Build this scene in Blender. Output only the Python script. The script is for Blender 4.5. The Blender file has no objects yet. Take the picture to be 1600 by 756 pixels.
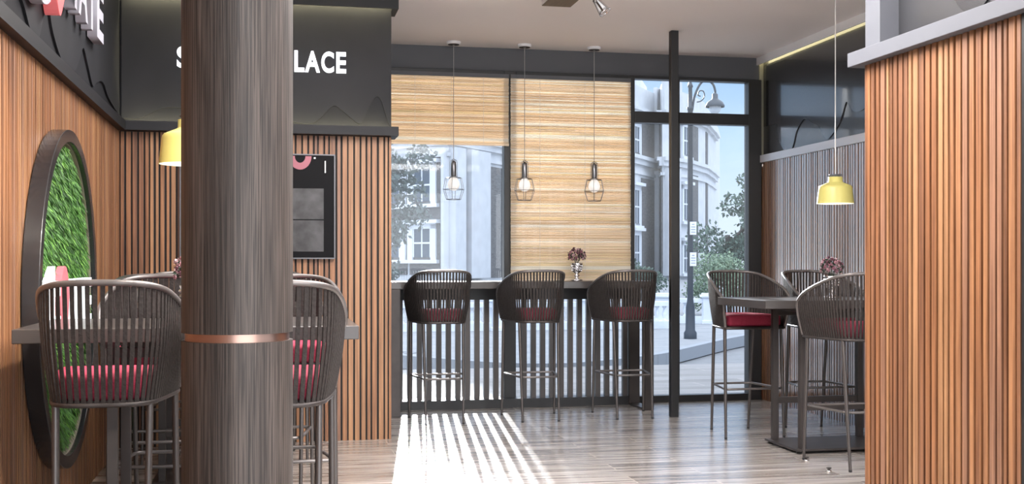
import bpy, bmesh, math, random
from mathutils import Vector, Matrix
random.seed(7)
S = bpy.context.scene
COL = S.collection
PI = math.pi

# ---------------------------------------------------------------- camera
F_PX, HORIZON = 1801.0, 410.0
YAW = math.atan(376 / F_PX)
cam_d = bpy.data.cameras.new('camera'); cam = bpy.data.objects.new('camera', cam_d); COL.objects.link(cam)
cam.location = (0, 0, 1.2); cam.rotation_euler = (PI / 2, 0, -YAW)
cam_d.sensor_width = 36; cam_d.lens = F_PX / 1600 * 36
cam_d.shift_y = (HORIZON - 378) / 1600
cam_d.clip_start = .05; cam_d.clip_end = 500
S.camera = cam
S.view_settings.view_transform = 'Standard'; S.view_settings.look = 'None'
S.view_settings.gamma = 1; S.view_settings.use_curve_mapping = False
S.view_settings.exposure = 0.82

# ---------------------------------------------------------------- sky
SKY_STRENGTH = 1.5
W = bpy.data.worlds.new('sky'); S.world = W; W.use_nodes = True
nt = W.node_tree; nt.nodes.clear()
N, L = nt.nodes.new, nt.links.new
out = N('ShaderNodeOutputWorld'); bg = N('ShaderNodeBackground'); bg.inputs[1].default_value = SKY_STRENGTH
tc = N('ShaderNodeTexCoord'); sep = N('ShaderNodeSeparateXYZ'); L(tc.outputs['Generated'], sep.inputs[0])
rmp = N('ShaderNodeValToRGB'); L(sep.outputs['Z'], rmp.inputs[0])
e = rmp.color_ramp.elements
e[0].position = 0.0; e[0].color = (.34, .38, .41, 1)
e[1].position = .55; e[1].color = (1.25, 1.32, 1.45, 1)
m_ = e.new(.10); m_.color = (.22, .30, .39, 1)
m_ = e.new(.20); m_.color = (.115, .205, .335, 1)
m_ = e.new(.27); m_.color = (.30, .42, .62, 1)
nz = N('ShaderNodeTexNoise'); nz.inputs['Scale'].default_value = 5.0; nz.inputs['Detail'].default_value = 6
mp = N('ShaderNodeMapping'); mp.inputs['Scale'].default_value = (1, 1, 3.0); L(tc.outputs['Generated'], mp.inputs[0]); L(mp.outputs[0], nz.inputs[0])
cr = N('ShaderNodeValToRGB'); cr.color_ramp.elements[0].position = .45; cr.color_ramp.elements[1].position = .72
L(nz.outputs[0], cr.inputs[0])
mx = N('ShaderNodeMixRGB'); cm = N('ShaderNodeMath'); cm.operation = 'MULTIPLY'; cm.inputs[1].default_value = .6; L(cr.outputs[0], cm.inputs[0]); L(cm.outputs[0], mx.inputs[0]); L(rmp.outputs[0], mx.inputs[1]); mx.inputs[2].default_value = (.34, .38, .42, 1)
L(mx.outputs[0], bg.inputs[0]); L(bg.outputs[0], out.inputs[0])

# ---------------------------------------------------------------- sun, wall spot and added fill lights
sd = bpy.data.lights.new('sun', 'SUN'); sd.energy = 13; sd.angle = math.radians(1.2); sd.color = (1, .97, .93)
so = bpy.data.objects.new('sun', sd); COL.objects.link(so); so.location = (2, 14, 6)
so.rotation_euler = Vector((.121, .993, .234)).to_track_quat('Z', 'Y').to_euler()

def area(name, loc, size, power, color=(1, .98, .965), rot=(0, 0, 0)):
    d = bpy.data.lights.new(name, 'AREA'); d.shape = 'RECTANGLE'; d.size, d.size_y = size; d.energy = power; d.color = color
    o = bpy.data.objects.new(name, d); COL.objects.link(o); o.location = loc; o.rotation_euler = rot
    return o
area('ceiling_fill', (1.6, 1.0, 2.96), (2.2, 1.2), 50)  # unseen fill lamps added under the ceiling to brighten the room
area('ceiling_fill', (1.5, 5.0, 2.96), (1.4, 2.2), 55)
area('ceiling_fill', (1.6, -2.2, 2.96), (3.0, 1.2), 100)
area('ceiling_fill', (4.6, 2.0, 2.96), (1.2, 1.2), 30)
area('ceiling_fill', (.0, 6.35, 2.96), (.9, .9), 24)  # fill added to brighten the middle wall
area('upward_fill', (1.2, 4.5, 2.62), (1.8, 1.8), 120, rot=(PI, 0, 0))  # upward fill added to brighten the ceiling, without a fitting
area('rear_fill', (2.6, -3.9, 1.4), (6.4, 2.4), 130, (.97, .98, 1), rot=(PI / 2 + .12, 0, 0))  # broad fill added behind the camera, standing in for daylight
area('upward_fill', (1.4, 2.0, 2.25), (2.4, 2.4), 75, rot=(PI, 0, 0))  # second added upward fill, unseen, for the ceiling

spd = bpy.data.lights.new('wall_spot', 'SPOT'); spd.energy = 230; spd.spot_size = math.radians(46); spd.spot_blend = .8; spd.shadow_soft_size = .05; spd.color = (1, .93, .82)
spo = bpy.data.objects.new('wall_spot', spd); COL.objects.link(spo); spo.location = (.15, 3.3, 2.9)
spo.rotation_euler = (Vector((.15, 3.3, 2.9)) - Vector((-.96, 4.5, .95))).to_track_quat('Z', 'Y').to_euler()

# ---------------------------------------------------------------- materials
def mat(name, color, rough=.5, metal=0., spec=.5, coat=0., coat_rough=.05, emit=None, estr=0., trans=0.):
    m = bpy.data.materials.new(name); m.use_nodes = True
    b = m.node_tree.nodes['Principled BSDF']
    b.inputs['Base Color'].default_value = (*color, 1); b.inputs['Roughness'].default_value = rough
    b.inputs['Metallic'].default_value = metal; b.inputs['Specular IOR Level'].default_value = spec
    b.inputs['Coat Weight'].default_value = coat; b.inputs['Coat Roughness'].default_value = coat_rough
    if emit: b.inputs['Emission Color'].default_value = (*emit, 1); b.inputs['Emission Strength'].default_value = estr
    if trans: b.inputs['Transmission Weight'].default_value = trans
    return m

def noise_mat(name, c1, c2, scale=(10, 10, 10), detail=4, rough=.5, bump=0., lo=.35, hi=.65, nscale=1., metal=0., coat=0., coat_rough=.05, spec=.5, rough2=None):
    m = mat(name, c1, rough, metal, spec, coat, coat_rough)
    t = m.node_tree; n, l = t.nodes.new, t.links.new
    b = t.nodes['Principled BSDF']
    tc = n('ShaderNodeTexCoord'); mp = n('ShaderNodeMapping'); mp.inputs['Scale'].default_value = scale
    l(tc.outputs['Object'], mp.inputs[0])
    nz = n('ShaderNodeTexNoise'); nz.inputs['Scale'].default_value = nscale; nz.inputs['Detail'].default_value = detail
    l(mp.outputs[0], nz.inputs[0])
    r = n('ShaderNodeValToRGB'); r.color_ramp.elements[0].position = lo; r.color_ramp.elements[1].position = hi
    r.color_ramp.elements[0].color = (*c1, 1); r.color_ramp.elements[1].color = (*c2, 1)
    l(nz.outputs[0], r.inputs[0]); l(r.outputs[0], b.inputs['Base Color'])
    if bump:
        bp = n('ShaderNodeBump'); bp.inputs['Strength'].default_value = bump; bp.inputs['Distance'].default_value = .01
        l(nz.outputs[0], bp.inputs['Height']); l(bp.outputs[0], b.inputs['Normal'])
    return m

def slat_woods(coat, coat_rough, ior=1.5):
    r = []
    for a, b_ in [((.120, .045, .018), (.325, .145, .062)), ((.155, .063, .026), (.37, .178, .080)), ((.100, .040, .018), (.26, .116, .056)),
                  ((.20, .094, .041), (.40, .210, .100)), ((.145, .068, .039), (.31, .160, .094))]:
        m = noise_mat('slat_wood', a, b_, scale=(75, 75, 1.8), detail=9, rough=.5, bump=.2, lo=.28, hi=.70, coat=coat, coat_rough=coat_rough)
        m.node_tree.nodes['Principled BSDF'].inputs['Coat IOR'].default_value = ior; r.append(m)
    return r
WOODS = slat_woods(.15, .2)
WOODS_GLOSS = slat_woods(1.0, .14, 3.4)
BACKING = mat('slat_backing', (.012, .009, .008), .7)
ANTH = noise_mat('anthracite_panel', (.020, .0205, .0235), (.024, .0245, .028), scale=(3, 3, 3), rough=.75, spec=.12, coat=0, coat_rough=.15)
ANTH_GLOSS = noise_mat('anthracite_gloss_panel', (.032, .033, .037), (.040, .041, .046), scale=(2, 2, 2), rough=.3, coat=.6, coat_rough=.06)
LEDGE = mat('anthracite_ledge', (.016, .0165, .019), .55, spec=.25)
LEDGE_LIGHT = mat('pale_grey_ledge', (.115, .122, .14), .6, spec=.3)
FRAME = mat('black_window_frame', (.013, .013, .014), .42)
HEADER = mat('header_paint', (.095, .100, .112), .6)
CEIL = noise_mat('ceiling_paint', (.82, .77, .76), (.84, .79, .78), scale=(1, 1, 1), rough=.8)
LED = mat('led_strip', (1, .95, .8), .5, emit=(1, .90, .55), estr=40)
METAL = noise_mat('brown_grey_metal', (.050, .043, .041), (.062, .053, .050), scale=(8, 8, 8), rough=.42, metal=.35, spec=.5)
TABLE = noise_mat('table_lacquer', (.052, .045, .042), (.064, .055, .051), scale=(5, 5, 5), rough=.35, metal=.1, coat=.35, coat_rough=.08)
STRAP = noise_mat('woven_strap', (.026, .0215, .020), (.040, .0335, .0315), scale=(90, 90, 90), detail=3, spec=.3, rough=.7, bump=.3)
TUBE = mat('stool_tube', (.17, .155, .15), .32, metal=.5)
LEGM = mat('stool_leg_metal', (.105, .094, .090), .34, metal=.5)
CHROME = mat('chrome', (.75, .75, .76), .14, metal=1)
STEEL = mat('dark_steel_wire', (.26, .26, .27), .28, metal=.9)
CUSHION = noise_mat('crimson_fabric', (.30, .014, .045), (.40, .03, .075), scale=(220, 220, 220), detail=2, rough=.75, bump=.25)
YELLOW = mat('yellow_enamel', (.60, .55, .17), .45, coat=.1)
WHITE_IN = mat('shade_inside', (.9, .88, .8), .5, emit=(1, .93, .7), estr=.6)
WHITE = mat('white_plastic', (.82, .83, .86), .4)
SIGNW = mat('lit_white_letter', (.85, .87, .92), .4, emit=(.85, .9, 1), estr=.55)
SIGNR = mat('red_sign_drop', (.75, .16, .17), .35, emit=(1, .25, .25), estr=.12)
CORDM = mat('pale_cord', (.7, .68, .66), .5)
CORDG = mat('grey_cord', (.35, .34, .34), .5)
BULB = mat('opal_bulb', (.88, .86, .84), .25, emit=(1, .95, .9), estr=.25)
BLACKG = mat('black_glass', (.004, .004, .005), .5, spec=.1)
SCREEN_FRAME = mat('screen_bezel', (.14, .14, .15), .45, metal=.6)
MARBLE = noise_mat('dark_marble_print', (.016, .016, .018), (.075, .075, .08), scale=(9, 9, 9), detail=9, rough=.5, lo=.35, hi=.8)
PINKP = mat('dusty_pink_print', (.30, .085, .115), .4)
MIRROR = noise_mat('silvered_glass', (.86, .86, .88), (.45, .45, .47), scale=(90, 90, 90), rough=.12, metal=1, lo=.5, hi=.8, bump=.5)
BLOSSOM = [mat('dusky_blossom', c, .7) for c in ((.24, .10, .13), (.36, .19, .22), (.13, .05, .07), (.42, .27, .29))]
LEAFD = mat('dark_leaf', (.018, .035, .020), .6)
COPPER = mat('copper_band', (.42, .27, .22), .3, metal=.9)
GROOVE = mat('groove_dark', (.02, .016, .014), .6)

# column wood: grey-brown, fine vertical grain
def column_mat():
    m = mat('grey_brown_laminate', (.1, .08, .07), .65, coat=.12, coat_rough=.15)
    t = m.node_tree; n, l = t.nodes.new, t.links.new; b = t.nodes['Principled BSDF']
    tc = n('ShaderNodeTexCoord')
    def nz(scale, detail, dist=0):
        mp = n('ShaderNodeMapping'); mp.inputs['Scale'].default_value = scale; l(tc.outputs['Object'], mp.inputs[0])
        z = n('ShaderNodeTexNoise'); z.inputs['Scale'].default_value = 1; z.inputs['Detail'].default_value = detail; z.inputs['Distortion'].default_value = dist
        l(mp.outputs[0], z.inputs[0]); return z
    a = nz((14, 14, .5), 3, .3); c = nz((300, 300, 3.6), 8, .6)
    r1 = n('ShaderNodeValToRGB'); r1.color_ramp.elements[0].position = .36; r1.color_ramp.elements[1].position = .66
    r1.color_ramp.elements[0].color = (.026, .0215, .0195, 1); r1.color_ramp.elements[1].color = (.060, .051, .0465, 1); l(a.outputs[0], r1.inputs[0])
    r2 = n('ShaderNodeValToRGB'); r2.color_ramp.elements[0].position = .40; r2.color_ramp.elements[1].position = .60
    r2.color_ramp.elements[0].color = (.38, .35, .33, 1); r2.color_ramp.elements[1].color = (1.55, 1.46, 1.40, 1); l(c.outputs[0], r2.inputs[0])
    mx = n('ShaderNodeMixRGB'); mx.blend_type = 'MULTIPLY'; mx.inputs[0].default_value = 1; l(r1.outputs[0], mx.inputs[1]); l(r2.outputs[0], mx.inputs[2])
    l(mx.outputs[0], b.inputs['Base Color'])
    bp = n('ShaderNodeBump'); bp.inputs['Strength'].default_value = .25; bp.inputs['Distance'].default_value = .004
    l(c.outputs[0], bp.inputs['Height']); l(bp.outputs[0], b.inputs['Normal'])
    return m
COLW = column_mat()

# wood-look floor tiles laid in staggered rows along X
def floor_mat(name, base=((.22, .196, .18), (.54, .505, .47)), rough=.26, wide=.2, long=1.2, coat=.5):
    m = mat(name, (.5, .4, .35), rough, coat=coat, coat_rough=.2)
    t = m.node_tree; n, l = t.nodes.new, t.links.new; b = t.nodes['Principled BSDF']
    tc = n('ShaderNodeTexCoord')
    br = n('ShaderNodeTexBrick'); br.offset = .37; br.inputs['Scale'].default_value = 1
    br.inputs['Brick Width'].default_value = long; br.inputs['Row Height'].default_value = wide
    br.inputs['Mortar Size'].default_value = .003; br.inputs['Mortar Smooth'].default_value = .3
    br.inputs['Color1'].default_value = (0, 0, 0, 1); br.inputs['Color2'].default_value = (1, 1, 1, 1); br.inputs['Mortar'].default_value = (.5, .5, .5, 1)
    l(tc.outputs['Object'], br.inputs[0])
    off = n('ShaderNodeVectorMath'); off.operation = 'MULTIPLY_ADD'; off.inputs[1].default_value = (7, 13, 3); l(br.outputs['Color'], off.inputs[0]); l(tc.outputs['Object'], off.inputs[2])
    mp = n('ShaderNodeMapping'); mp.inputs['Scale'].default_value = (1.3, 34, 1); l(off.outputs[0], mp.inputs[0])
    nz = n('ShaderNodeTexNoise'); nz.inputs['Scale'].default_value = 1; nz.inputs['Detail'].default_value = 7; nz.inputs['Distortion'].default_value = .5; l(mp.outputs[0], nz.inputs[0])
    r = n('ShaderNodeValToRGB'); r.color_ramp.elements[0].position = .36; r.color_ramp.elements[1].position = .62
    r.color_ramp.elements[0].color = (*base[0], 1); r.color_ramp.elements[1].color = (*base[1], 1); l(nz.outputs[0], r.inputs[0])
    v = n('ShaderNodeMixRGB'); v.blend_type = 'MULTIPLY'; v.inputs[0].default_value = 1
    rr = n('ShaderNodeValToRGB'); rr.color_ramp.elements[0].color = (.70, .68, .66, 1); rr.color_ramp.elements[1].color = (1.06, 1.06, 1.07, 1); l(br.outputs['Color'], rr.inputs[0])
    l(r.outputs[0], v.inputs[1]); l(rr.outputs[0], v.inputs[2])
    g = n('ShaderNodeMixRGB'); l(br.outputs['Fac'], g.inputs[0]); l(v.outputs[0], g.inputs[1]); g.inputs[2].default_value = (.52, .46, .41, 1)
    l(g.outputs[0], b.inputs['Base Color'])
    return m
FLOORM = floor_mat('wood_look_tile')

def glass_mat():
    m = bpy.data.materials.new('window_glass'); m.use_nodes = True; t = m.node_tree; t.nodes.clear(); n, l = t.nodes.new, t.links.new
    o = n('ShaderNodeOutputMaterial'); mx = n('ShaderNodeMixShader'); tr = n('ShaderNodeBsdfTransparent'); gl = n('ShaderNodeBsdfGlossy')
    fr = n('ShaderNodeFresnel'); fr.inputs[0].default_value = 1.3
    haze = n('ShaderNodeBsdfTranslucent'); haze.inputs[0].default_value = (.9, .95, 1, 1); dm = n('ShaderNodeMixShader'); dm.inputs[0].default_value = .007  # pale veil mixed into the pane, standing in for reflections on the glass
    tr.inputs[0].default_value = (.95, .975, 1, 1); gl.inputs['Roughness'].default_value = .02
    l(fr.outputs[0], mx.inputs[0]); l(tr.outputs[0], dm.inputs[1]); l(haze.outputs[0], dm.inputs[2]); l(dm.outputs[0], mx.inputs[1]); l(gl.outputs[0], mx.inputs[2]); l(mx.outputs[0], o.inputs[0])
    return m
GLASS = glass_mat()

def reed_mat(name, c):
    m = bpy.data.materials.new(name); m.use_nodes = True; t = m.node_tree; t.nodes.clear(); n, l = t.nodes.new, t.links.new
    o = n('ShaderNodeOutputMaterial'); mx = n('ShaderNodeMixShader'); mx.inputs[0].default_value = .26
    d = n('ShaderNodeBsdfDiffuse'); tr = n('ShaderNodeBsdfTranslucent')
    tc = n('ShaderNodeTexCoord'); mp = n('ShaderNodeMapping'); mp.inputs['Scale'].default_value = (1.8, 2, 130); l(tc.outputs['Object'], mp.inputs[0])
    nz = n('ShaderNodeTexNoise'); nz.inputs['Scale'].default_value = 1; nz.inputs['Detail'].default_value = 4; l(mp.outputs[0], nz.inputs[0])
    r = n('ShaderNodeValToRGB'); r.color_ramp.elements[0].position = .3; r.color_ramp.elements[1].position = .7
    r.color_ramp.elements[0].color = (*[x * .78 for x in c], 1); r.color_ramp.elements[1].color = (*[min(1, x * 1.12) for x in c], 1); l(nz.outputs[0], r.inputs[0])
    l(r.outputs[0], d.inputs[0]); l(r.outputs[0], tr.inputs[0]); l(d.outputs[0], mx.inputs[1]); l(tr.outputs[0], mx.inputs[2]); l(mx.outputs[0], o.inputs[0])
    return m
REEDS = [reed_mat('bamboo_reed', c) for c in ((.84, .70, .52), (.90, .78, .63), (.76, .60, .42), (.94, .88, .80), (.86, .74, .52))]

# ---------------------------------------------------------------- mesh helpers
class MB:
    def __init__(s): s.v, s.f, s.m, s.sm = [], [], [], []
    def add(s, vs, fs, mi=0, smooth=False):
        b = len(s.v); s.v += [tuple(v) for v in vs]
        for f in fs: s.f.append(tuple(b + i for i in f)); s.m.append(mi); s.sm.append(smooth)
    def box(s, x0, x1, y0, y1, z0, z1, mi=0):
        s.add([(x0, y0, z0), (x1, y0, z0), (x1, y1, z0), (x0, y1, z0), (x0, y0, z1), (x1, y0, z1), (x1, y1, z1), (x0, y1, z1)],
              [(0, 3, 2, 1), (4, 5, 6, 7), (0, 1, 5, 4), (1, 2, 6, 5), (2, 3, 7, 6), (3, 0, 4, 7)], mi)
    def obox(s, c, ax, ay, az, mi=0):   # oriented box: centre and three half-axis vectors
        c = Vector(c); vs = []
        for k in (-1, 1):
            for (i, j) in ((-1, -1), (1, -1), (1, 1), (-1, 1)): vs.append(c + ax * i + ay * j + az * k)
        s.add(vs, [(0, 3, 2, 1), (4, 5, 6, 7), (0, 1, 5, 4), (1, 2, 6, 5), (2, 3, 7, 6), (3, 0, 4, 7)], mi)
    def tube(s, pts, r, n=8, mi=0, closed=False, cap=True):
        pts = [Vector(p) for p in pts]; m = len(pts)
        rs = r if isinstance(r, (list, tuple)) else [r] * m
        vs = []; prev = None
        for i, p in enumerate(pts):
            if closed: t = pts[(i + 1) % m] - pts[i - 1]
            else: t = pts[min(i + 1, m - 1)] - pts[max(i - 1, 0)]
            t.normalize()
            if prev is None:
                a = Vector((0, 0, 1)) if abs(t.z) < .9 else Vector((1, 0, 0))
                u = t.cross(a).normalized()
            else:
                u = (prev - t * prev.dot(t)).normalized()
            prev = u; w = t.cross(u)
            for k in range(n):
                an = 2 * PI * k / n; vs.append(p + (u * math.cos(an) + w * math.sin(an)) * rs[i])
        fs = []
        for i in range(m if closed else m - 1):
            j = (i + 1) % m
            for k in range(n): fs.append((i * n + k, i * n + (k + 1) % n, j * n + (k + 1) % n, j * n + k))
        s.add(vs, fs, mi, True)
        if not closed and cap: s.add(vs[:n], [tuple(reversed(range(n)))], mi); s.add(vs[-n:], [tuple(range(n))], mi)
    def lathe(s, prof, c=(0, 0, 0), n=32, mi=0, caps=True):
        vs = []; c = Vector(c)
        for (r, z) in prof:
            for k in range(n):
                an = 2 * PI * k / n; vs.append((c.x + r * math.cos(an), c.y + r * math.sin(an), c.z + z))
        fs = []
        for i in range(len(prof) - 1):
            for k in range(n): fs.append((i * n + k, i * n + (k + 1) % n, (i + 1) * n + (k + 1) % n, (i + 1) * n + k))
        s.add(vs, fs, mi, True)
        if caps: s.add(vs[:n], [tuple(reversed(range(n)))], mi); s.add(vs[-n:], [tuple(range(n))], mi)
    def prism(s, poly, d, axes=(0, 2), at=(0, 0, 0), mi=0):
        # poly in the plane of two axes, thickness vector d along the third
        d = Vector(d); vs = []
        for (a, b) in poly:
            p = [0, 0, 0]; p[axes[0]] = a; p[axes[1]] = b; vs.append(Vector(p) + Vector(at))
        n = len(vs); vs2 = [v + d for v in vs]
        s.add(vs + vs2, [tuple(range(n)), tuple(reversed(range(n, 2 * n)))] + [(i, (i + 1) % n, n + (i + 1) % n, n + i) for i in range(n)], mi)
    def sphere(s, c, r, mi=0, seg=10, ring=6, sc=(1, 1, 1)):
        vs = []; c = Vector(c)
        for i in range(1, ring):
            a = PI * i / ring
            for k in range(seg):
                b = 2 * PI * k / seg; vs.append((c.x + r * sc[0] * math.sin(a) * math.cos(b), c.y + r * sc[1] * math.sin(a) * math.sin(b), c.z + r * sc[2] * math.cos(a)))
        top = len(vs); vs.append((c.x, c.y, c.z + r * sc[2])); vs.append((c.x, c.y, c.z - r * sc[2]))
        fs = []
        for i in range(ring - 2):
            for k in range(seg): fs.append((i * seg + k, (i + 1) * seg + k, (i + 1) * seg + (k + 1) % seg, i * seg + (k + 1) % seg))
        for k in range(seg):
            fs.append((top, k, (k + 1) % seg)); fs.append((top + 1, (ring - 2) * seg + (k + 1) % seg, (ring - 2) * seg + k))
        s.add(vs, fs, mi, True)
    def build(s, name, mats, parent=None, bevel=0., fix=False):
        me = bpy.data.meshes.new(name); me.from_pydata(s.v, [], s.f)
        mats = mats if isinstance(mats, (list, tuple)) else [mats]
        for m in mats: me.materials.append(m)
        me.polygons.foreach_set('material_index', s.m); me.polygons.foreach_set('use_smooth', s.sm)
        me.update()
        if fix:
            bm = bmesh.new(); bm.from_mesh(me); bmesh.ops.recalc_face_normals(bm, faces=bm.faces); bm.to_mesh(me); bm.free()
        o = bpy.data.objects.new(name, me); COL.objects.link(o)
        if parent: o.parent = parent
        if bevel:
            b = o.modifiers.new('bevel', 'BEVEL'); b.width = bevel; b.segments = 2; b.limit_method = 'ANGLE'
        return o

def tag(o, label=None, cat=None, group=None, kind=None):
    if label: o['label'] = label
    if cat: o['category'] = cat
    if group: o['group'] = group
    if kind: o['kind'] = kind
    return o
def empty(name, loc=(0, 0, 0), rz=0):
    o = bpy.data.objects.new(name, None); COL.objects.link(o); o.location = loc; o.rotation_euler = (0, 0, rz); o.empty_display_size = .1
    return o
def struct(mb, name, mats, label, cat, bevel=0., fix=False):
    o = mb.build(name, mats, None, bevel, fix); return tag(o, label, cat, kind='structure')
def copy_tree(o, parent=None):
    c = o.copy(); COL.objects.link(c)
    if parent: c.parent = parent
    for ch in list(o.children): copy_tree(ch, c)
    return c
def spline(pts, n=8, closed=False):
    P = [Vector(p) for p in pts]; out = []; m = len(P)
    for i in range(m if closed else m - 1):
        p0 = P[i - 1] if (i > 0 or closed) else P[0] * 2 - P[1]
        p1 = P[i]; p2 = P[(i + 1) % m]
        p3 = P[(i + 2) % m] if (i + 2 < m or closed) else P[-1] * 2 - P[-2]
        for k in range(n):
            t = k / n
            out.append(.5 * ((2 * p1) + (p2 - p0) * t + (2 * p0 - 5 * p1 + 4 * p2 - p3) * t * t + (3 * p1 - p0 - 3 * p2 + p3) * t ** 3))
    if not closed: out.append(P[-1])
    return out
def resample(pts, n):
    d = [0]
    for a, b in zip(pts, pts[1:]): d.append(d[-1] + (b - a).length)
    out = []; j = 0
    for i in range(n):
        s = d[-1] * i / (n - 1)
        while j < len(d) - 2 and d[j + 1] < s: j += 1
        t = (s - d[j]) / max(1e-9, d[j + 1] - d[j]); out.append(pts[j].lerp(pts[j + 1], min(1, max(0, t))))
    return out

# ---------------------------------------------------------------- room shell
XL, XR, YB, H = -.96, 4.21, 9.5, 3.0
YM = 7.83          # menu wall face
mb = MB(); mb.box(-1.2, 6.6, -4.2, 9.62, -.12, 0)
struct(mb, 'floor', FLOORM, 'pale grey-brown wood-look tiled floor of the whole room', 'floor')
mb = MB(); mb.box(-1.2, 6.6, -4.2, 9.7, H, H + .12)
struct(mb, 'ceiling', CEIL, 'plain warm grey plaster ceiling', 'ceiling')

def slats_along(mb, a0, a1, z0, z1, face, depth, axis, sign):
    """irregular vertical battens from a0 to a1; axis 'y' = wall runs along Y"""
    a = a0 + .004
    while a < a1 - .012:
        w = random.choice((.020, .024, .027, .030, .034, .030, .016)); w = min(w, a1 - a)
        g = random.choice((.010, .012, .013, .015)); mi = random.randrange(5); dd = depth * random.choice((1, 1, .86, .92))
        if axis == 'y':
            x0, x1 = sorted((face, face - sign * dd)); mb.box(x0, x1, a, a + w, z0, z1, mi)
        else:
            y0, y1 = sorted((face, face - sign * dd)); mb.box(a, a + w, y0, y1, z0, z1, mi)
        a += w + g

# left wall: backing + battens + upper panel
mb = MB(); mb.box(-1.12, XL - .012, -4.2, 9.7, 0, H, 5); slats_along(mb, -1.0, YM - .005, 0.0, 2.06, XL - .013, .013, 'y', -1)
struct(mb, 'wall_left', WOODS + [BACKING], 'left wall clad in narrow brown wooden battens behind the round moss sign', 'wall')
mb = MB(); mb.box(XL - .011, XL - .003, -1.0, YM, 2.10, H)
struct(mb, 'trim_1', ANTH, 'anthracite fascia panel above the left wooden battens', 'panel')
mb = MB(); mb.box(XL - .02, -.915, -1.0, 7.745, 2.047, 2.108)
struct(mb, 'trim_2', LEDGE, 'dark ledge running along the left wall above the battens', 'ledge')
# menu wall
mb = MB(); mb.box(-1.1, .797, YM + .014, YM + .16, 0, H, 5); slats_along(mb, XL, .797, 0.0, 2.05, YM + .015, .015, 'x', 1)
struct(mb, 'wall_middle', WOODS + [BACKING], 'middle partition wall clad in brown wooden battens behind the menu screen', 'wall')
mb = MB(); mb.box(XL, .797, YM + .001, YM + .013, 2.062, H - .001)
struct(mb, 'trim_3', ANTH, 'anthracite fascia panel carrying the white lettering on the middle wall', 'panel')
mb = MB(); mb.box(-.96, .838, 7.74, 7.752, 2.052, 2.112); mb.box(-.96, .797, 7.752, 7.83, 2.052, 2.060); mb.box(.797, .838, 7.752, 8.0, 2.052, 2.112)
struct(mb, 'trim_4', LEDGE, 'dark ledge under the lettered fascia of the middle wall', 'ledge')
mb = MB(); mb.box(-.96, .838, 7.74, 7.752, 2.905, 2.999); mb.box(.797, .838, 7.752, 8.0, 2.905, 2.999)
struct(mb, 'trim_5', LEDGE, 'dark upper ledge of the middle wall at the ceiling', 'ledge')
mb = MB(); mb.box(-.93, .79, 7.775, 7.79, 2.955, 2.965); mb.box(-.93, .79, 7.78, 7.795, 2.062, 2.070)
struct(mb, 'trim_6', LED, 'warm light strips hidden behind the ledges of the middle wall', 'light strip')
# solid part of the window wall hidden behind the middle wall
mb = MB(); mb.box(-1.1, .86, YB, 9.66, 0, H); struct(mb, 'wall_back', HEADER, 'dark grey back wall beside the window', 'wall')
mb = MB(); mb.box(.86, 4.3, YB, 9.66, 2.80, H); struct(mb, 'trim_8', HEADER, 'grey header beam above the windows', 'beam')

# right wall
mb = MB(); mb.box(XR + .014, XR + .16, 3.2, 9.66, 0, 2.08, 5); mb.box(XR + .06, XR + .16, 3.2, 9.66, 2.08, H, 5); slats_along(mb, 3.4, YB - .005, 0.0, 2.074, XR + .015, .015, 'y', 1)
struct(mb, 'wall_right', WOODS_GLOSS + [BACKING], 'right wall clad in glossy wooden battens behind the high table', 'wall')
mb = MB(); mb.box(XR + .035, XR + .06, 3.4, YB, 2.138, 2.999)
struct(mb, 'trim_9', ANTH_GLOSS, 'glossy anthracite fascia panel on the right wall', 'panel')
mb = MB(); mb.box(XR - .02, XR + .05, 3.4, YB - .005, 2.074, 2.138)
struct(mb, 'trim_10', mat('brushed_rail', (.55, .56, .60), .3, metal=.2), 'pale metal rail above the battens of the right wall', 'ledge', bevel=.003)
mb = MB(); mb.box(XR - .03, XR - .015, 3.4, YB - .005, 2.935, 2.999)
struct(mb, 'trim_11', WHITE, 'white coving along the top of the right wall', 'trim')
mb = MB(); mb.box(XR - .0145, XR - .008, 3.4, YB - .02, 2.955, 2.985)
struct(mb, 'trim_12', mat('coving_led', (1, .9, .6), .5, emit=(1, .88, .5), estr=3), 'warm light strip under the white coving of the right wall', 'light strip')
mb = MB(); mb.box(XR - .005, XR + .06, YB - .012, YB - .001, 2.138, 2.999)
struct(mb, 'trim_13', mat('lit_return', (.30, .29, .22), .5), 'return beside the window frame, tinted as lit by the strip', 'trim')  # yellowish light of the strip is put into this colour

# near right partition
XP, YP0, YP1 = 2.58, 3.60, 4.69
mb = MB(); mb.box(XP + .014, XP + .20, YP0, YP1, 0, 2.08, 5); mb.box(XP + .12, XP + .20, YP0, YP1, 2.08, H, 5); slats_along(mb, YP0, YP1, 0.0, 2.074, XP + .015, .015, 'y', 1)
mb.box(XP, XP + .014, YP1 - .014, YP1, 0, 2.074, 2)
struct(mb, 'wall_front', WOODS + [BACKING], 'near partition wall clad in brown wooden battens at the right edge', 'wall')
mb = MB(); mb.box(XP - .045, XP + .21, YP0 - .6, YP1 + .075, 2.075, 2.138)
struct(mb, 'trim_14', LEDGE_LIGHT, 'pale grey ledge above the battens of the near partition', 'ledge', bevel=.002)
mb = MB(); mb.box(XP + .005, XP + .2, YP1 - .12, YP1 + .005, 2.138, H)
struct(mb, 'trim_15', LEDGE_LIGHT, 'pale upright end post on top of the near partition', 'trim')
mb = MB(); mb.box(XP + .095, XP + .12, YP0 - .5, YP1 - .12, 2.138, H)
struct(mb, 'trim_16', ANTH_GLOSS, 'glossy grey fascia panel recessed above the near partition', 'panel')
mb = MB(); mb.box(XP + .0, XP + .03, YP0 - .03, YP0 - .002, 0, 2.075)
struct(mb, 'trim_17', FRAME, 'black edge strip closing the near partition', 'trim')
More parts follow.
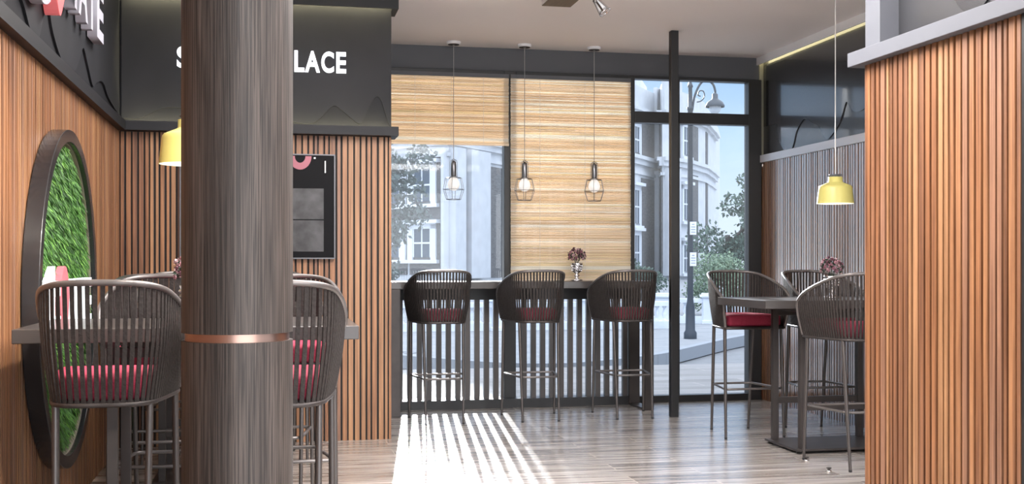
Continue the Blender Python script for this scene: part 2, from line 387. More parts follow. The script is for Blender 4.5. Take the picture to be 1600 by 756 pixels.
mb = MB(); mb.box(XP + .0, XP + .2, YP0 - .9, YP0 - .03, 0, 2.075)
struct(mb, 'wall_side', FRAME, 'dark end of the near partition beyond the battens', 'wall')

# drip-shaped raised plates on the fascias
DRIP = mat('drip_relief', (.034, .035, .040), .22, coat=.7, coat_rough=.06)
DRIPD = noise_mat('drip_relief_matt', (.021, .0215, .0245), (.025, .0255, .029), scale=(3, 3, 3), rough=.65, spec=.15, coat=0, coat_rough=.1)
def drip(line, top, axis, at, d, m, name, label):
    pts = spline([(a, b, 0) for a, b in line], 5)
    poly = [(p.x, p.y) for p in pts]
    bm_ = MB()
    # strip of quads between the wavy edge and the top line, given thickness d
    n = len(poly); vs = []
    for (a, b) in poly:
        for z in (b, top):
            p = (at, a, z) if axis == 'y' else (a, at, z); vs.append(Vector(p))
    vs2 = [v + Vector(d) for v in vs]; fs = []
    for i in range(n - 1):
        q = (2 * i, 2 * i + 2, 2 * i + 3, 2 * i + 1); fs.append(q); fs.append(tuple(2 * n + k for k in reversed(q)))
        fs.append((2 * i, 2 * n + 2 * i, 2 * n + 2 * i + 2, 2 * i + 2)); fs.append((2 * i + 1, 2 * i + 3, 2 * n + 2 * i + 3, 2 * n + 2 * i + 1))
    e_ = 2 * n - 2
    fs.append((0, 1, 2 * n + 1, 2 * n)); fs.append((e_, 2 * n + e_, 2 * n + e_ + 1, e_ + 1))
    bm_.add(vs + vs2, fs)
    return struct(bm_, name, m, label, 'panel', fix=True)
drip([(-.95, 2.138), (-.85, 2.133), (-.782, 2.163), (-.7, 2.205), (-.603, 2.213), (-.5, 2.19), (-.38, 2.14), (-.25, 2.16), (-.12, 2.22), (.03, 2.19), (.147, 2.139), (.248, 2.129), (.307, 2.155), (.394, 2.245), (.438, 2.243), (.497, 2.197), (.571, 2.139), (.6, 2.148), (.645, 2.245), (.689, 2.318), (.726, 2.30), (.778, 2.142), (.796, 2.125)],
     2.9, 'x', YM + .002, (0, -.013, 0), DRIPD, 'trim_18', 'raised plate with a dripping lower edge on the middle fascia')
drip([(9.47, 2.39), (9.22, 2.385), (9.19, 2.33), (9.163, 2.253), (9.10, 2.18), (9.037, 2.145), (8.93, 2.142), (8.88, 2.18), (8.827, 2.279), (8.74, 2.34), (8.659, 2.366), (8.529, 2.313), (8.433, 2.279), (8.38, 2.22), (8.34, 2.181), (8.278, 2.16), (8.218, 2.182), (8.13, 2.23), (8.06, 2.30), (7.983, 2.41), (7.93, 2.36), (7.86, 2.32), (7.774, 2.313), (7.6, 2.33), (7.45, 2.22), (7.3, 2.35), (7.0, 2.38), (6.8, 2.2), (6.5, 2.36)],
     2.93, 'y', XR + .036, (-.009, 0, 0), DRIP, 'trim_19', 'glossy plate with a dripping lower edge on the right fascia')
drip([(7.7, 2.14), (7.45, 2.16), (7.2, 2.19), (7.0, 2.24), (6.75, 2.2), (6.62, 2.16), (6.45, 2.24), (6.30, 2.31), (6.2, 2.25), (6.0, 2.14), (5.7, 2.13), (5.45, 2.22), (5.32, 2.33), (5.22, 2.24), (5.1, 2.12), (4.95, 2.14), (4.8, 2.22), (4.6, 2.26), (4.5, 2.15), (4.2, 2.14), (3.9, 2.2)],
     2.99, 'y', XL - .003, (.012, 0, 0), DRIPD, 'trim_20', 'raised plate with a dripping lower edge on the left fascia')
drip([(4.62, 2.30), (4.5, 2.40), (4.3, 2.46), (4.22, 2.36), (4.16, 2.27), (4.06, 2.18), (3.94, 2.19), (3.86, 2.28), (3.80, 2.38), (3.6, 2.45), (3.4, 2.4), (3.2, 2.2)],
     2.99, 'y', XP + .096, (-.010, 0, 0), DRIP, 'trim_21', 'glossy plate with a dripping lower edge above the near partition')

# ---------------------------------------------------------------- windows
mb = MB()
def fr(mb, x0, x1, z0, z1, y0=9.44, y1=9.54): mb.box(x0, x1, y0, y1, z0, z1)
for (nm, x0, x1, parts, lab) in [
    ('window_1', .86, 1.905, [(.86, .90, 0, 2.80), (.90, 1.905, 0, .07), (.90, 1.905, 2.765, 2.80)], 'left window pane in a black frame behind the bamboo blind'),
    ('window_2', 1.905, 3.045, [(1.905, 2.005, 0, 2.80), (2.005, 2.99, 0, .07), (2.005, 2.99, 2.765, 2.80), (2.99, 3.045, 0, 2.80)], 'middle window with a thick black mullion behind the long blind'),
    ('window_3', 3.045, 4.205, [(3.045, 4.085, 0, .055), (3.045, 4.085, 2.775, 2.80), (3.045, 4.085, 2.40, 2.495), (4.085, 4.205, 0, 2.80), (3.40, 3.45, .055, 2.775)], 'right tall window with a transom and a black frame')]:
    mb = MB()
    for p in parts: fr(mb, *p)
    o = struct(mb, nm, FRAME, lab, 'window', bevel=.003)
    g = MB(); g.box(x0 + .02, x1 - .02, 9.495, 9.501, .03, 2.79); g.build('pane', GLASS, o)
mb = MB(); mb.box(.90, 2.99, 9.341, 9.44, .893, .991)
struct(mb, 'trim_22', FRAME, 'black rail on top of the upright bars below the window counter', 'rail')
mb = MB(); x = .925
k = 0
while x < 2.95:
    if not (1.87 < x + .02 < 2.03): mb.box(x, x + .042, 9.36, 9.40, .072, .893)
    x += .0795; k += 1
struct(mb, 'trim_23', mat('grey_brown_bar', (.075, .066, .064), .4), 'row of grey upright bars below the window counter', 'screen')
mb = MB(); mb.box(.90, 2.99, 9.33, 9.44, .0, .072)
struct(mb, 'trim_24', FRAME, 'black sill under the upright bars', 'sill')

# black free-standing post
mb = MB(); mb.box(3.034, 3.094, 8.49, 8.55, 0, H - .001)
tag(mb.build('support_post', FRAME, None, .003), 'slim square black post from floor to ceiling beside the window counter', 'post')

# ---------------------------------------------------------------- round column in the foreground
col = empty('round_column', (-.086, 3.083, 0))
R0 = .1415
mb = MB(); mb.lathe([(R0, 1.020), (R0, H - .001)], n=96); up = mb.build('column_shaft', COLW, col); up['label'] = 'upper shaft of the column'
mb = MB(); mb.lathe([(R0, 0), (R0, .999)], n=96); mb.build('column_shaft', COLW, col)['label'] = 'lower shaft of the column'
mb = MB(); mb.lathe([(R0 - .009, .998), (R0 - .009, 1.021)], n=96); mb.build('metal_band', COPPER, col)
tag(col, 'thick round grey-brown wood-grain column with a narrow copper band', 'column')

# ---------------------------------------------------------------- blinds
def blind(x0, x1, z0, z1, name_label, cords):
    b = empty('bamboo_blind', ((x0 + x1) / 2, 9.40, z0)); w = (x1 - x0) / 2; h = z1 - z0
    mb = MB(); z = 0; pitch = .0118
    while z < h - .004:
        t = random.choice((.0106, .0110, .0112, .0108)); j = random.uniform(-.002, .002); mi = random.choice((0, 0, 1, 1, 2, 3, 4))
        # each reed is a six-sided rod
        pts = [(-w + random.uniform(0, .003), j, z + t / 2), (w - random.uniform(0, .003), j, z + t / 2)]
        mb.tube(pts, t / 2 * 1.04, 6, mi); z += .0106 * random.choice((.97, .99, 1, 1))
    mb.build('reeds', REEDS, b)
    mb = MB(); mb.box(-w, w, -.012, .022, h - .002, h + .03); mb.build('head_rail', HEADER, b)
    mb = MB(); mb.box(-w, w, -.009, .009, -.016, .0); mb.build('bottom_rail', REEDS[1], b)
    for cx in cords:
        mb = MB(); mb.tube([(cx - (x0 + x1) / 2, -.0095, .0), (cx - (x0 + x1) / 2, -.0095, h)], .0016, 5); mb.build('cord', CORDM, b)
    tag(b, name_label, 'blind', 'bamboo blinds in the windows')
blind(.905, 1.935, 2.185, 2.735, 'short bamboo roller blind covering the top of the left window', (1.15, 1.45, 1.72))
blind(1.95, 2.995, 1.065, 2.735, 'long bamboo blind reaching down to the window counter', (2.20, 2.59))

# ---------------------------------------------------------------- window counter
ct = empty('bar_counter', (1.985, 9.12, 0))
def cx(x): return x - 1.985
def cy(y): return y - 9.12
mb = MB(); mb.box(cx(.88), cx(3.045), cy(8.92), cy(9.34), .992, 1.05); mb.build('counter_top', TABLE, ct, .004)
for (x0, x1) in ((.90, .98), (2.95, 3.04)):
    for (y0, y1) in ((8.925, 8.965), (9.29, 9.33)):
        mb = MB(); mb.box(cx(x0), cx(x1), cy(y0), cy(y1), 0, .991); mb.build('leg', METAL, ct, .003)
    mb = MB(); mb.box(cx(x0), cx(x1), cy(8.966), cy(9.289), .0, .02); mb.build('foot_bar', METAL, ct, .003)
tag(ct, 'long narrow brown-grey high counter in front of the windows', 'counter')

# ---------------------------------------------------------------- bar stool
def make_stool():
    r = empty('bar_stool')
    fz, rz_ = .752, None
    fr_h = [(0, -.225), (.07, -.224), (.125, -.205), (.160, -.15), (.180, -.06), (.198, .05), (.210, .14), (.214, .205)]
    rim_h = [(0, -.262, 1.137), (.075, -.26, 1.136), (.145, -.235, 1.130), (.195, -.165, 1.114), (.222, -.06, 1.085), (.240, .05, 1.048), (.250, .14, 1.010), (.246, .215, .968)]
    frame = [(-x, y, fz) for x, y in reversed(fr_h[1:])] + [(x, y, fz) for x, y in fr_h]
    rim = [(-x, y, z) for x, y, z in reversed(rim_h[1:])] + [(x, y, z) for x, y, z in rim_h]
    fs_ = resample(spline(frame, 8), 121); rs_ = resample(spline(rim, 8), 121)
    # top rim runs down at both front ends to the seat frame
    def down(s): return [(s * .243, .232, .94), (s * .236, .230, .88), (s * .226, .220, .82), (s * .216, .208, .762)]
    path = [Vector(p) for p in reversed(down(-1))] + rs_ + [Vector(p) for p in down(1)]
    mb = MB(); mb.tube(path, .0105, 10); mb.build('armrest_rail', TUBE, r)
    mb = MB(); mb.tube(fs_ + [Vector((.19, .222, fz)), Vector((.1, .226, fz)), Vector((-.1, .226, fz)), Vector((-.19, .222, fz))], .0085, 8, closed=True)
    mb.build('seat_frame', METAL, r)
    mb = MB(); ns = 54
    for i in range(ns):
        k = (i + .5) / ns * 120; k0 = int(k); t = k - k0
        a = fs_[k0].lerp(fs_[k0 + 1], t); b = rs_[k0].lerp(rs_[k0 + 1], t)
        ta = (fs_[k0 + 1] - fs_[k0]).normalized(); tb = (rs_[k0 + 1] - rs_[k0]); tb.normalize()
        na = Vector((ta.y, -ta.x, 0)); nb = Vector((tb.y, -tb.x, 0)).normalized()
        rings = []
        for q, u in enumerate((0, .25, .5, .75, 1)):
            p = a.lerp(b, u) + (na.lerp(nb, u)) * .010 * math.sin(PI * u) * 1.0
            if u == 0: p = p + Vector((0, 0, -.008))
            tt = ta.lerp(tb, u).normalized(); nn = na.lerp(nb, u).normalized()
            hw, ht = .0072, .0022
            rings += [p - tt * hw - nn * ht, p + tt * hw - nn * ht, p + tt * hw + nn * ht, p - tt * hw + nn * ht]
        f = [(0, 3, 2, 1), (16, 17, 18, 19)]
        for q in range(4):
            for s_ in range(4): f.append((q * 4 + s_, q * 4 + (s_ + 1) % 4, q * 4 + 4 + (s_ + 1) % 4, q * 4 + 4 + s_))
        mb.add(rings, f)
        # the strap wraps round the rail and round the frame
    mb.build('woven_back', STRAP, r)
    # cushion
    out_ = [(-x * .93, y * .93) for x, y in reversed(fr_h[1:-1])] + [(x * .93, y * .93) for x, y in fr_h[:-1]] + [(.192, .185), (.165, .212), (0, .218), (-.165, .212), (-.192, .185)]
    o2 = spline([(x, y, 0) for x, y in out_], 3, True)
    mb = MB(); n = len(o2); lv = [(.94, .764), (1, .776), (1, .822), (.985, .834), (.93, .842), (.6, .846), (.05, .847)]
    vs = []
    for (s_, z) in lv:
        for p in o2: vs.append((p.x * s_, p.y * s_, z))
    f = [tuple(reversed(range(n)))]
    for q in range(len(lv) - 1):
        for k in range(n): f.append((q * n + k, q * n + (k + 1) % n, (q + 1) * n + (k + 1) % n, (q + 1) * n + k))
    f.append(tuple(range((len(lv) - 1) * n, len(lv) * n))); mb.add(vs, f, 0, True); mb.build('cushion', CUSHION, r)
    mb = MB(); n = len(o2); vs = [(p.x * .99, p.y * .99, z) for z in (.749, .763) for p in o2]
    mb.add(vs, [tuple(reversed(range(n))), tuple(range(n, 2 * n))] + [(k, (k + 1) % n, n + (k + 1) % n, n + k) for k in range(n)]); mb.build('seat_plate', METAL, r)
    # legs
    tops = {(-1, -1): (-.150, -.165), (1, -1): (.150, -.165), (-1, 1): (-.205, .17), (1, 1): (.205, .17)}
    feet = {(-1, -1): (-.140, -.235), (1, -1): (.140, -.235), (-1, 1): (-.212, .205), (1, 1): (.212, .205)}
    ring = {}
    for k in tops:
        t, b = tops[k], feet[k]
        A = Vector((*t, .748)); B = Vector((*b, .012)); mb = MB(); mb.tube([A, A.lerp(B, .5), B], [.0120, .0112, .0090], 10); lg = mb.build('leg', LEGM, r)
        mb = MB(); mb.lathe([(.009, 0), (.0102, .003), (.0102, .012), (.008, .014)], (b[0], b[1], 0), 10); mb.build('foot_cap', FRAME, lg)
        ring[k] = A.lerp(B, (.748 - .335) / .736)
    c = sum(ring.values(), Vector()) / 4
    rp = []
    for k in ((-1, -1), (1, -1), (1, 1), (-1, 1)):
        rp.append(ring[k])
    loop = []
    for i in range(4):
        p, a, b = rp[i], rp[i - 1], rp[(i + 1) % 4]
        p = p + (c - p).normalized() * .004
        loop += [p + (a - p).normalized() * .03, p + (a - p).normalized() * .009 + (b - p).normalized() * .009, p + (b - p).normalized() * .03]
    mb = MB(); mb.tube(loop, .0080, 8, closed=True); mb.build('footrest', TUBE, r)
    return r
stool = make_stool()
SP = [
    (1.255, 8.68, 0, 'woven bar stool at the window counter nearest the middle wall', 'stools at the window counter'),
    (1.985, 8.68, 0, 'woven bar stool in the middle of the three at the window counter', 'stools at the window counter'),
    (2.725, 8.68, 0, 'woven bar stool at the window counter nearest the black post', 'stools at the window counter'),
    (3.385, 6.30, 0, 'woven bar stool with its back to the camera at the right table', 'stools around the right table'),
    (3.235, 7.575, PI, 'woven bar stool facing the camera across the right table, beside the window', 'stools around the right table'),
    (3.80, 7.56, PI, 'woven bar stool across the right table close to the battened wall', 'stools around the right table'),
    (-.525, 4.02, 0, 'large nearest woven bar stool left of the column, in front of the moss sign', 'stools around the left table'),
    (.0, 3.90, 0, 'nearest woven bar stool right of the column, partly hidden by it', 'stools around the left table'),
    (-.46, 5.28, PI, 'woven bar stool on the far side of the near left table, left of the column', 'stools around the left table'),
    (.065, 5.28, PI, 'woven bar stool on the far side of the near left table, right of the column', 'stools around the left table'),
    (-.53, 5.98, 0, 'woven bar stool on the near side of the farther left table, left of the column', 'stools around the rear left table'),
    (.0, 5.98, 0, 'woven bar stool on the near side of the farther left table, behind the column', 'stools around the rear left table'),
    (-.53, 7.25, PI, 'woven bar stool beside the middle wall, left of the column', 'stools around the rear left table'),
    (.0, 7.25, PI, 'woven bar stool beside the middle wall under the menu screen', 'stools around the rear left table'),
]
for i, (x, y, rz, lab, grp) in enumerate(SP):
    o = stool if i == 0 else copy_tree(stool)
    o.location = (x, y, 0); o.rotation_euler = (0, 0, rz); tag(o, lab, 'bar stool', grp)
    if i == 6: o.scale = (.955, .955, 1)

# ---------------------------------------------------------------- high tables
def make_table():
    r = empty('high_table')
    mb = MB(); mb.box(-.634, .634, -.385, .385, .917, .967); mb.build('table_top', TABLE, r, .003)
    mb = MB(); mb.box(-.36, .36, -.24, .24, .016, .030); mb.build('base_plate', METAL, r, .002)
    for sx in (-1, 1):
        for sy in (-1, 1):
            mb = MB(); mb.box(sx * .305 - .02, sx * .305 + .02, sy * .2 - .02, sy * .2 + .02, .030, .889); mb.build('leg', METAL, r, .002)
            mb = MB(); mb.lathe([(.016, 0), (.018, .004), (.018, .010), (.008, .011), (.008, .016)], (sx * .33, sy * .21, 0), 14); mb.build('foot', FRAME, r)
        mb = MB(); mb.box(sx * .305 - .02, sx * .305 + .02, -.26, .26, .889, .917); mb.build('top_support', METAL, r, .002)
    for sy in (-1, 1):
        mb = MB(); mb.box(-.285, .285, sy * .2 - .015, sy * .2 + .015, .268, .308); mb.build('stretcher', METAL, r, .002)
        mb = MB(); mb.box(-.285, .285, sy * .2 - .015, sy * .2 + .015, .850, .888); mb.build('apron', METAL, r, .002)
    return r
tb = make_table()
for i, (x, y, lab) in enumerate([(3.575, 6.93, 'brown-grey high table against the right wall under the yellow lamp'),
                                 (-.283, 4.65, 'brown-grey high table against the left wall behind the column'),
                                 (-.283, 6.62, 'brown-grey high table in the left corner, beyond the nearer one')]):
    o = tb if i == 0 else copy_tree(tb)
    o.location = (x, y, 0); o.scale.x = 1 if i == 0 else .945; tag(o, lab, 'table', 'brown-grey high tables')

# small metal glides lying on the floor by the right table
def glide(x, y, lab):
    g = empty('furniture_glide', (x, y, 0))
    mb = MB(); mb.lathe([(.014, 0), (.016, .003), (.015, .008), (.007, .010)], n=16); mb.build('disc', CHROME, g)
    mb = MB(); mb.lathe([(.007, .010), (.007, .018), (.014, .019), (.014, .024)], n=16); mb.build('cap', METAL, g)
    tag(g, lab, 'furniture glide', 'small metal glides on the floor')
glide(3.167, 6.46, 'small metal glide on the floor at the corner of the right table base')
glide(3.13, 6.10, 'small metal glide on the open floor in front of the right table, nearest the camera')

# ---------------------------------------------------------------- vases of flowers
def make_vase():
    r = empty('silver_vase')
    prof = [(.001, .0), (.048, .0), (.050, .006), (.044, .013), (.028, .019), (.016, .026), (.013, .033), (.022, .040), (.024, .046), (.015, .053), (.014, .060), (.026, .068), (.038, .078), (.042, .090), (.044, .105), (.046, .125), (.051, .142), (.050, .146), (.046, .142), (.041, .125), (.036, .095), (.02, .08), (.001, .076)]
    mb = MB(); mb.lathe(prof, n=28, caps=False); mb.build('vase_body', MIRROR, r)
    mb = MB()
    for k in range(12):
        a = 2 * PI * k / 12
        for z, rr in ((.086, .041), (.103, .0445), (.122, .0465)): mb.sphere((rr * math.cos(a + z * 30), rr * math.sin(a + z * 30), z), .0075, 0, 8, 5)
    mb.build('raised_beads', MIRROR, r)
    return r
def make_bouquet():
    r = empty('flower_bouquet'); rnd = random.Random(3)
    mb = MB()
    for k in range(150):
        a = rnd.uniform(0, 2 * PI); zz = rnd.uniform(-.6, .95); q = math.sqrt(1 - zz * zz); R = rnd.uniform(.04, .070)
        c = Vector((R * q * math.cos(a), R * q * math.sin(a), .075 + R * zz * .85)); d = Vector((q * math.cos(a), q * math.sin(a), zz + .3)).normalized()
        s = d.cross(Vector((rnd.random(), rnd.random(), rnd.random()))).normalized(); L_ = rnd.uniform(.012, .02)
        n_ = d.cross(s) * .0012
        vs = [c - s * .002, c + d * L_ * .5 - s * .0055 + n_, c + d * L_, c + d * L_ * .5 + s * .0055 + n_]
        mb.add(vs + [v - n_ * 2 for v in vs], [(0, 1, 2, 3), (7, 6, 5, 4), (0, 4, 5, 1), (1, 5, 6, 2), (2, 6, 7, 3), (3, 7, 4, 0)])
    for k in range(10):
        a = 2 * PI * k / 10; mb.tube([(0, 0, 0), (.02 * math.cos(a), .02 * math.sin(a), .04), (.05 * math.cos(a), .05 * math.sin(a), .085)], .0016, 5)
    mb.build('foliage', LEAFD, r)
    ga = PI * (3 - math.sqrt(5)); nb = 34
    for k in range(nb):
        zz = 1 - 1.45 * (k + .5) / nb; q = math.sqrt(max(0, 1 - zz * zz)); a = ga * k; R = .068 + rnd.uniform(-.006, .006)
        c = Vector((R * q * math.cos(a), R * q * math.sin(a), .078 + R * .92 * zz)); d = c - Vector((0, 0, .07)); d.normalize()
        mb = MB(); mi = rnd.randrange(4); rad = rnd.uniform(.011, .0145)
        u = d.cross(Vector((0, .1, 1))).normalized(); w = d.cross(u)
        mb.sphere(c, rad * .62, 0, 8, 6)
        for ring_, (cnt, tilt, ln) in enumerate(((5, .35, .9), (6, .75, 1.05))):
            for j in range(cnt):
                b_ = 2 * PI * j / cnt + ring_ * .5; o_ = (u * math.cos(b_) + w * math.sin(b_))
                t_ = (d * (1 - tilt) + o_ * tilt).normalized(); s_ = t_.cross(o_.cross(t_)).normalized() if False else d.cross(o_).normalized()
                base = c - d * rad * .3; tip = base + t_ * rad * ln * 1.2; mid = base + t_ * rad * ln * .7 + o_ * rad * .25
                vs = [base - s_ * rad * .15, mid - s_ * rad * .42, tip, mid + s_ * rad * .42, base + s_ * rad * .15]
                nn = (o_ * .3 + d).normalized() * .0009
                mb.add(vs + [v + nn for v in vs], [(0, 1, 2, 3, 4), (9, 8, 7, 6, 5), (0, 5, 6, 1), (1, 6, 7, 2), (2, 7, 8, 3), (3, 8, 9, 4), (4, 9, 5, 0)])
        mb.build('blossom', BLOSSOM[mi], r, fix=True)
    return r
vase = make_vase(); bq = make_bouquet()
for i, (x, y, z, w, rz) in enumerate([(2.445, 9.12, 1.05, 'on the window counter', 0), (3.575, 6.93, .967, 'on the right table', 1.0), (-.30, 4.66, .967, 'on the near left table behind the column', 2.0)]):
    v = vase if i == 0 else copy_tree(vase); b = bq if i == 0 else copy_tree(bq)
    v.location = (x, y, z); tag(v, 'small silver footed vase standing ' + w, 'vase', 'silver vases')
    b.location = (x, y, z + .125); b.rotation_euler = (0, 0, rz); tag(b, 'dusky pink flower bunch in the vase ' + w, 'flowers', 'dusky pink bouquets')

# ---------------------------------------------------------------- pendant lamps
def make_cage():
    r = empty('cage_pendant_lamp')     # origin at the ceiling
    Z = lambda z: z - 3.0
    mb = MB(); mb.lathe([(.058, 0), (.058, -.014), (.050, -.022), (.012, -.026)][::-1], n=28); cn = mb.build('ceiling_rose', WHITE, r)
    mb = MB(); mb.lathe([(.045, -.026), (.047, -.0225)], n=24); mb.build('rose_rim', GROOVE, cn)
    mb = MB(); mb.tube([(0, 0, -.02), (0, 0, Z(2.045))], .0028, 6); mb.build('cord', CORDG, r)
    mb = MB(); mb.lathe([(.006, .035), (.014, .028), (.020, .018), (.024, .008), (.024, -.092), (.020, -.100)][::-1], (0, 0, Z(1.998)), 20); sk = mb.build('socket', STEEL, r)
    mb = MB()
    for a in range(6):
        an = PI / 3 * a; x_, y_ = .031 * math.cos(an), .031 * math.sin(an)
        mb.tube([(0, 0, Z(2.045)), (x_ * .9, y_ * .9, Z(2.030)), (x_, y_, Z(2.015)), (x_, y_, Z(1.893))], .0020, 5)
    mb.tube([(.031 * math.cos(2 * PI * k / 20), .031 * math.sin(2 * PI * k / 20), Z(1.900)) for k in range(20)], .0022, 5, closed=True)
    mb.build('handle_guard', STEEL, r)
    mb = MB(); mb.lathe([(.001, 0), (.016, .002), (.034, .012), (.046, .030), (.050, .050), (.046, .072), (.036, .092), (.024, .105), (.018, .112)], (0, 0, Z(1.785)), 24); mb.build('bulb', BULB, r)
    mb = MB(); R_ = ((.070, 1.889), (.090, 1.795), (.062, 1.714))
    P = lambda R, z, k: (R * math.cos(PI / 3 * k + .2), R * math.sin(PI / 3 * k + .2), Z(z))
    for (R, z) in R_: mb.tube([P(R, z, k) for k in range(6)], .0024, 6, closed=True)
    for k in range(6):
        mb.tube([P(.070, 1.889, k), P(.090, 1.795, k), P(.062, 1.714, k)], .0022, 5); mb.tube([P(.031, 1.893, k), P(.070, 1.889, k)], .0022, 5)
    mb.build('wire_cage', STEEL, r)
    return r
cg = make_cage()
for i, (x, lab) in enumerate([(1.455, 'wire cage pendant lamp in front of the short left blind'), (2.048, 'middle wire cage pendant lamp, above the gap between two stools'), (2.644, 'wire cage pendant lamp above the flower vase on the counter')]):
    o = cg if i == 0 else copy_tree(cg)
    o.location = (x, 9.3, 3.0); tag(o, lab, 'pendant lamp', 'wire cage pendant lamps')
def make_yellow():
    r = empty('yellow_pendant_lamp'); z0 = 1.583 - 3
    prof = [(.1185, 0), (.1165, .02), (.108, .096), (.105, .110), (.098, .117), (.052, .137), (.047, .142), (.046, .172), (.040, .174)]
    mb = MB(); mb.lathe([(a, b + z0) for a, b in prof], n=48, caps=False); mb.build('lamp_shade', YELLOW, r)
    mb = MB(); mb.lathe([(a - .003, b + z0) for a, b in [(.1185, .0), (.1165, .02), (.108, .094), (.105, .107), (.098, .114), (.052, .134), (.006, .136)]], n=48, caps=False); mb.build('shade_lining', WHITE_IN, r)
    mb = MB(); mb.lathe([(.034, .174), (.034, .182), (.040, .184), (.040, .190), (.008, .192)], (0, 0, z0), 28); mb.build('cap', LEDGE_LIGHT, r)
    mb = MB(); mb.tube([(0, 0, z0 + .19), (0, 0, -.02)], .0035, 6); mb.build('cord', CORDM, r)
    mb = MB(); mb.lathe([(.012, -.028), (.05, -.024), (.055, 0)], n=24); mb.build('ceiling_rose', WHITE, r)
    mb = MB(); mb.sphere((0, 0, z0 + .06), .03, 0, 14, 10, (1, 1, 1.15)); mb.build('bulb', mat('lit_bulb', (1, .95, .85), .3, emit=(1, .9, .7), estr=2), r)
    mb = MB(); mb.lathe([(.016, .085), (.018, .135)], (0, 0, z0), 14); mb.build('socket', WHITE, r)
    return r
yl = make_yellow()
for i, (x, y, lab) in enumerate([(3.594, 6.915, 'yellow dome pendant lamp hanging over the right table'), (-.31, 4.66, 'yellow dome pendant lamp beside the column, over the near left table')]):
    o = yl if i == 0 else copy_tree(yl)
    o.location = (x, y, 3.0); tag(o, lab, 'pendant lamp', 'yellow dome pendant lamps')

# ceiling spotlight: base box and chrome head
r = empty('spotlight_fitting', (1.86, 6.9, 3.0))
mb = MB(); mb.box(-.10, .10, -.45, .57, -.09, -.001, 0); mb.build('mounting_box', [mat('fitting_shell', (.62, .60, .60), .4)], r, .003)
mb = MB(); mb.box(-.098, .098, -.448, .568, -.0935, -.0905); mb.build('underside', noise_mat('dark_veneer', (.045, .028, .016), (.075, .048, .03), scale=(40, 4, 4), rough=.5), r)
tag(r, 'long ceiling mounted spotlight box with a dark wooden underside', 'light fitting')
sp = empty('ceiling_spotlight', (2.06, 7.18, 3.0))
ax = Vector((.52, -.25, -.80)).normalized(); u = ax.cross(Vector((0, 1, 0))).normalized(); w = ax.cross(u)
o0 = Vector((-.03, 0, -.075))
mb = MB(); mb.tube([(-.03, 0, -.001), (-.03, 0, -.07)], .010, 10); mb.build('stem', CHROME, sp)
mb = MB(); mb.tube([o0, o0 + ax * .03, o0 + ax * .032, o0 + ax * .05], [.016, .018, .024, .024], 16); mb.build('lamp_body', CHROME, sp)
mb = MB()
for k in range(6):
    d = u * math.cos(PI / 3 * k) + w * math.sin(PI / 3 * k); mb.obox(o0 + ax * .095 + d * .030, ax * .05 + d * .010, d.cross(ax) * .006, d * .002)
mb.build('fins', CHROME, sp)
mb = MB(); mb.tube([o0 + ax * .138 + (u * math.cos(2 * PI * k / 24) + w * math.sin(2 * PI * k / 24)) * .041 for k in range(24)], .004, 6, closed=True); mb.build('front_ring', CHROME, sp)
mb = MB(); mb.tube([o0 + ax * .05, o0 + ax * .12], [.014, .030], 16); mb.build('reflector', WHITE, sp)
tag(sp, 'small chrome finned spotlight tilted down beside the ceiling box', 'spotlight')

# ---------------------------------------------------------------- menu screen on the middle wall
scn = empty('menu_screen', (-.083, 7.80, 1.573))
hw, hh = .496, .343
mb = MB(); mb.box(-hw, hw, -.005, .028, -hh, hh); mb.build('housing', BLACKG, scn, .003)
for (a, b, c, d) in ((-hw - .004, hw + .004, hh - .002, hh + .006), (-hw - .004, hw + .004, -hh - .006, -hh + .002), (-hw - .006, -hw + .002, -hh, hh), (hw - .002, hw + .006, -hh, hh)):
    mb = MB(); mb.box(a, b, -.012, .02, c, d); mb.build('bezel', SCREEN_FRAME, scn)
mb = MB()
for (x0, x1, z0, z1) in ((.215, .425, -.085, .120), (.215, .425, -.300, -.092), (-.02, .208, -.085, .120), (-.02, .208, -.300, -.092), (-.26, -.028, -.085, .120), (-.26, -.028, -.300, -.092)): mb.box(x0, x1, -.0075, -.0052, z0, z1)
mb.build('picture_panels', MARBLE, scn)
mb = MB(); pc = (.27, .335); n = 20
outer = [(pc[0] + .075 * math.cos(PI + PI * k / n), pc[1] + .09 * math.sin(PI + PI * k / n)) for k in range(n + 1)]
inner = [(pc[0] + .035 * math.cos(PI + PI * k / n), pc[1] + .045 * math.sin(PI + PI * k / n)) for k in range(n, -1, -1)]
for k in range(n):
    q = [outer[k], outer[k + 1], inner[n - k - 1], inner[n - k]]; mb.prism(q, (0, -.002, 0), at=(0, -.0055, 0))
mb.build('pink_arc', PINKP, scn, fix=True)
mb = MB(); mb.box(.432, .439, -.0075, -.0055, .225, .305); mb.box(.36, .372, -.0075, -.0055, .318, .328); mb.build('white_mark', WHITE, scn)
tag(scn, 'wide black menu screen with grey marble panels hung on the middle wall', 'screen')

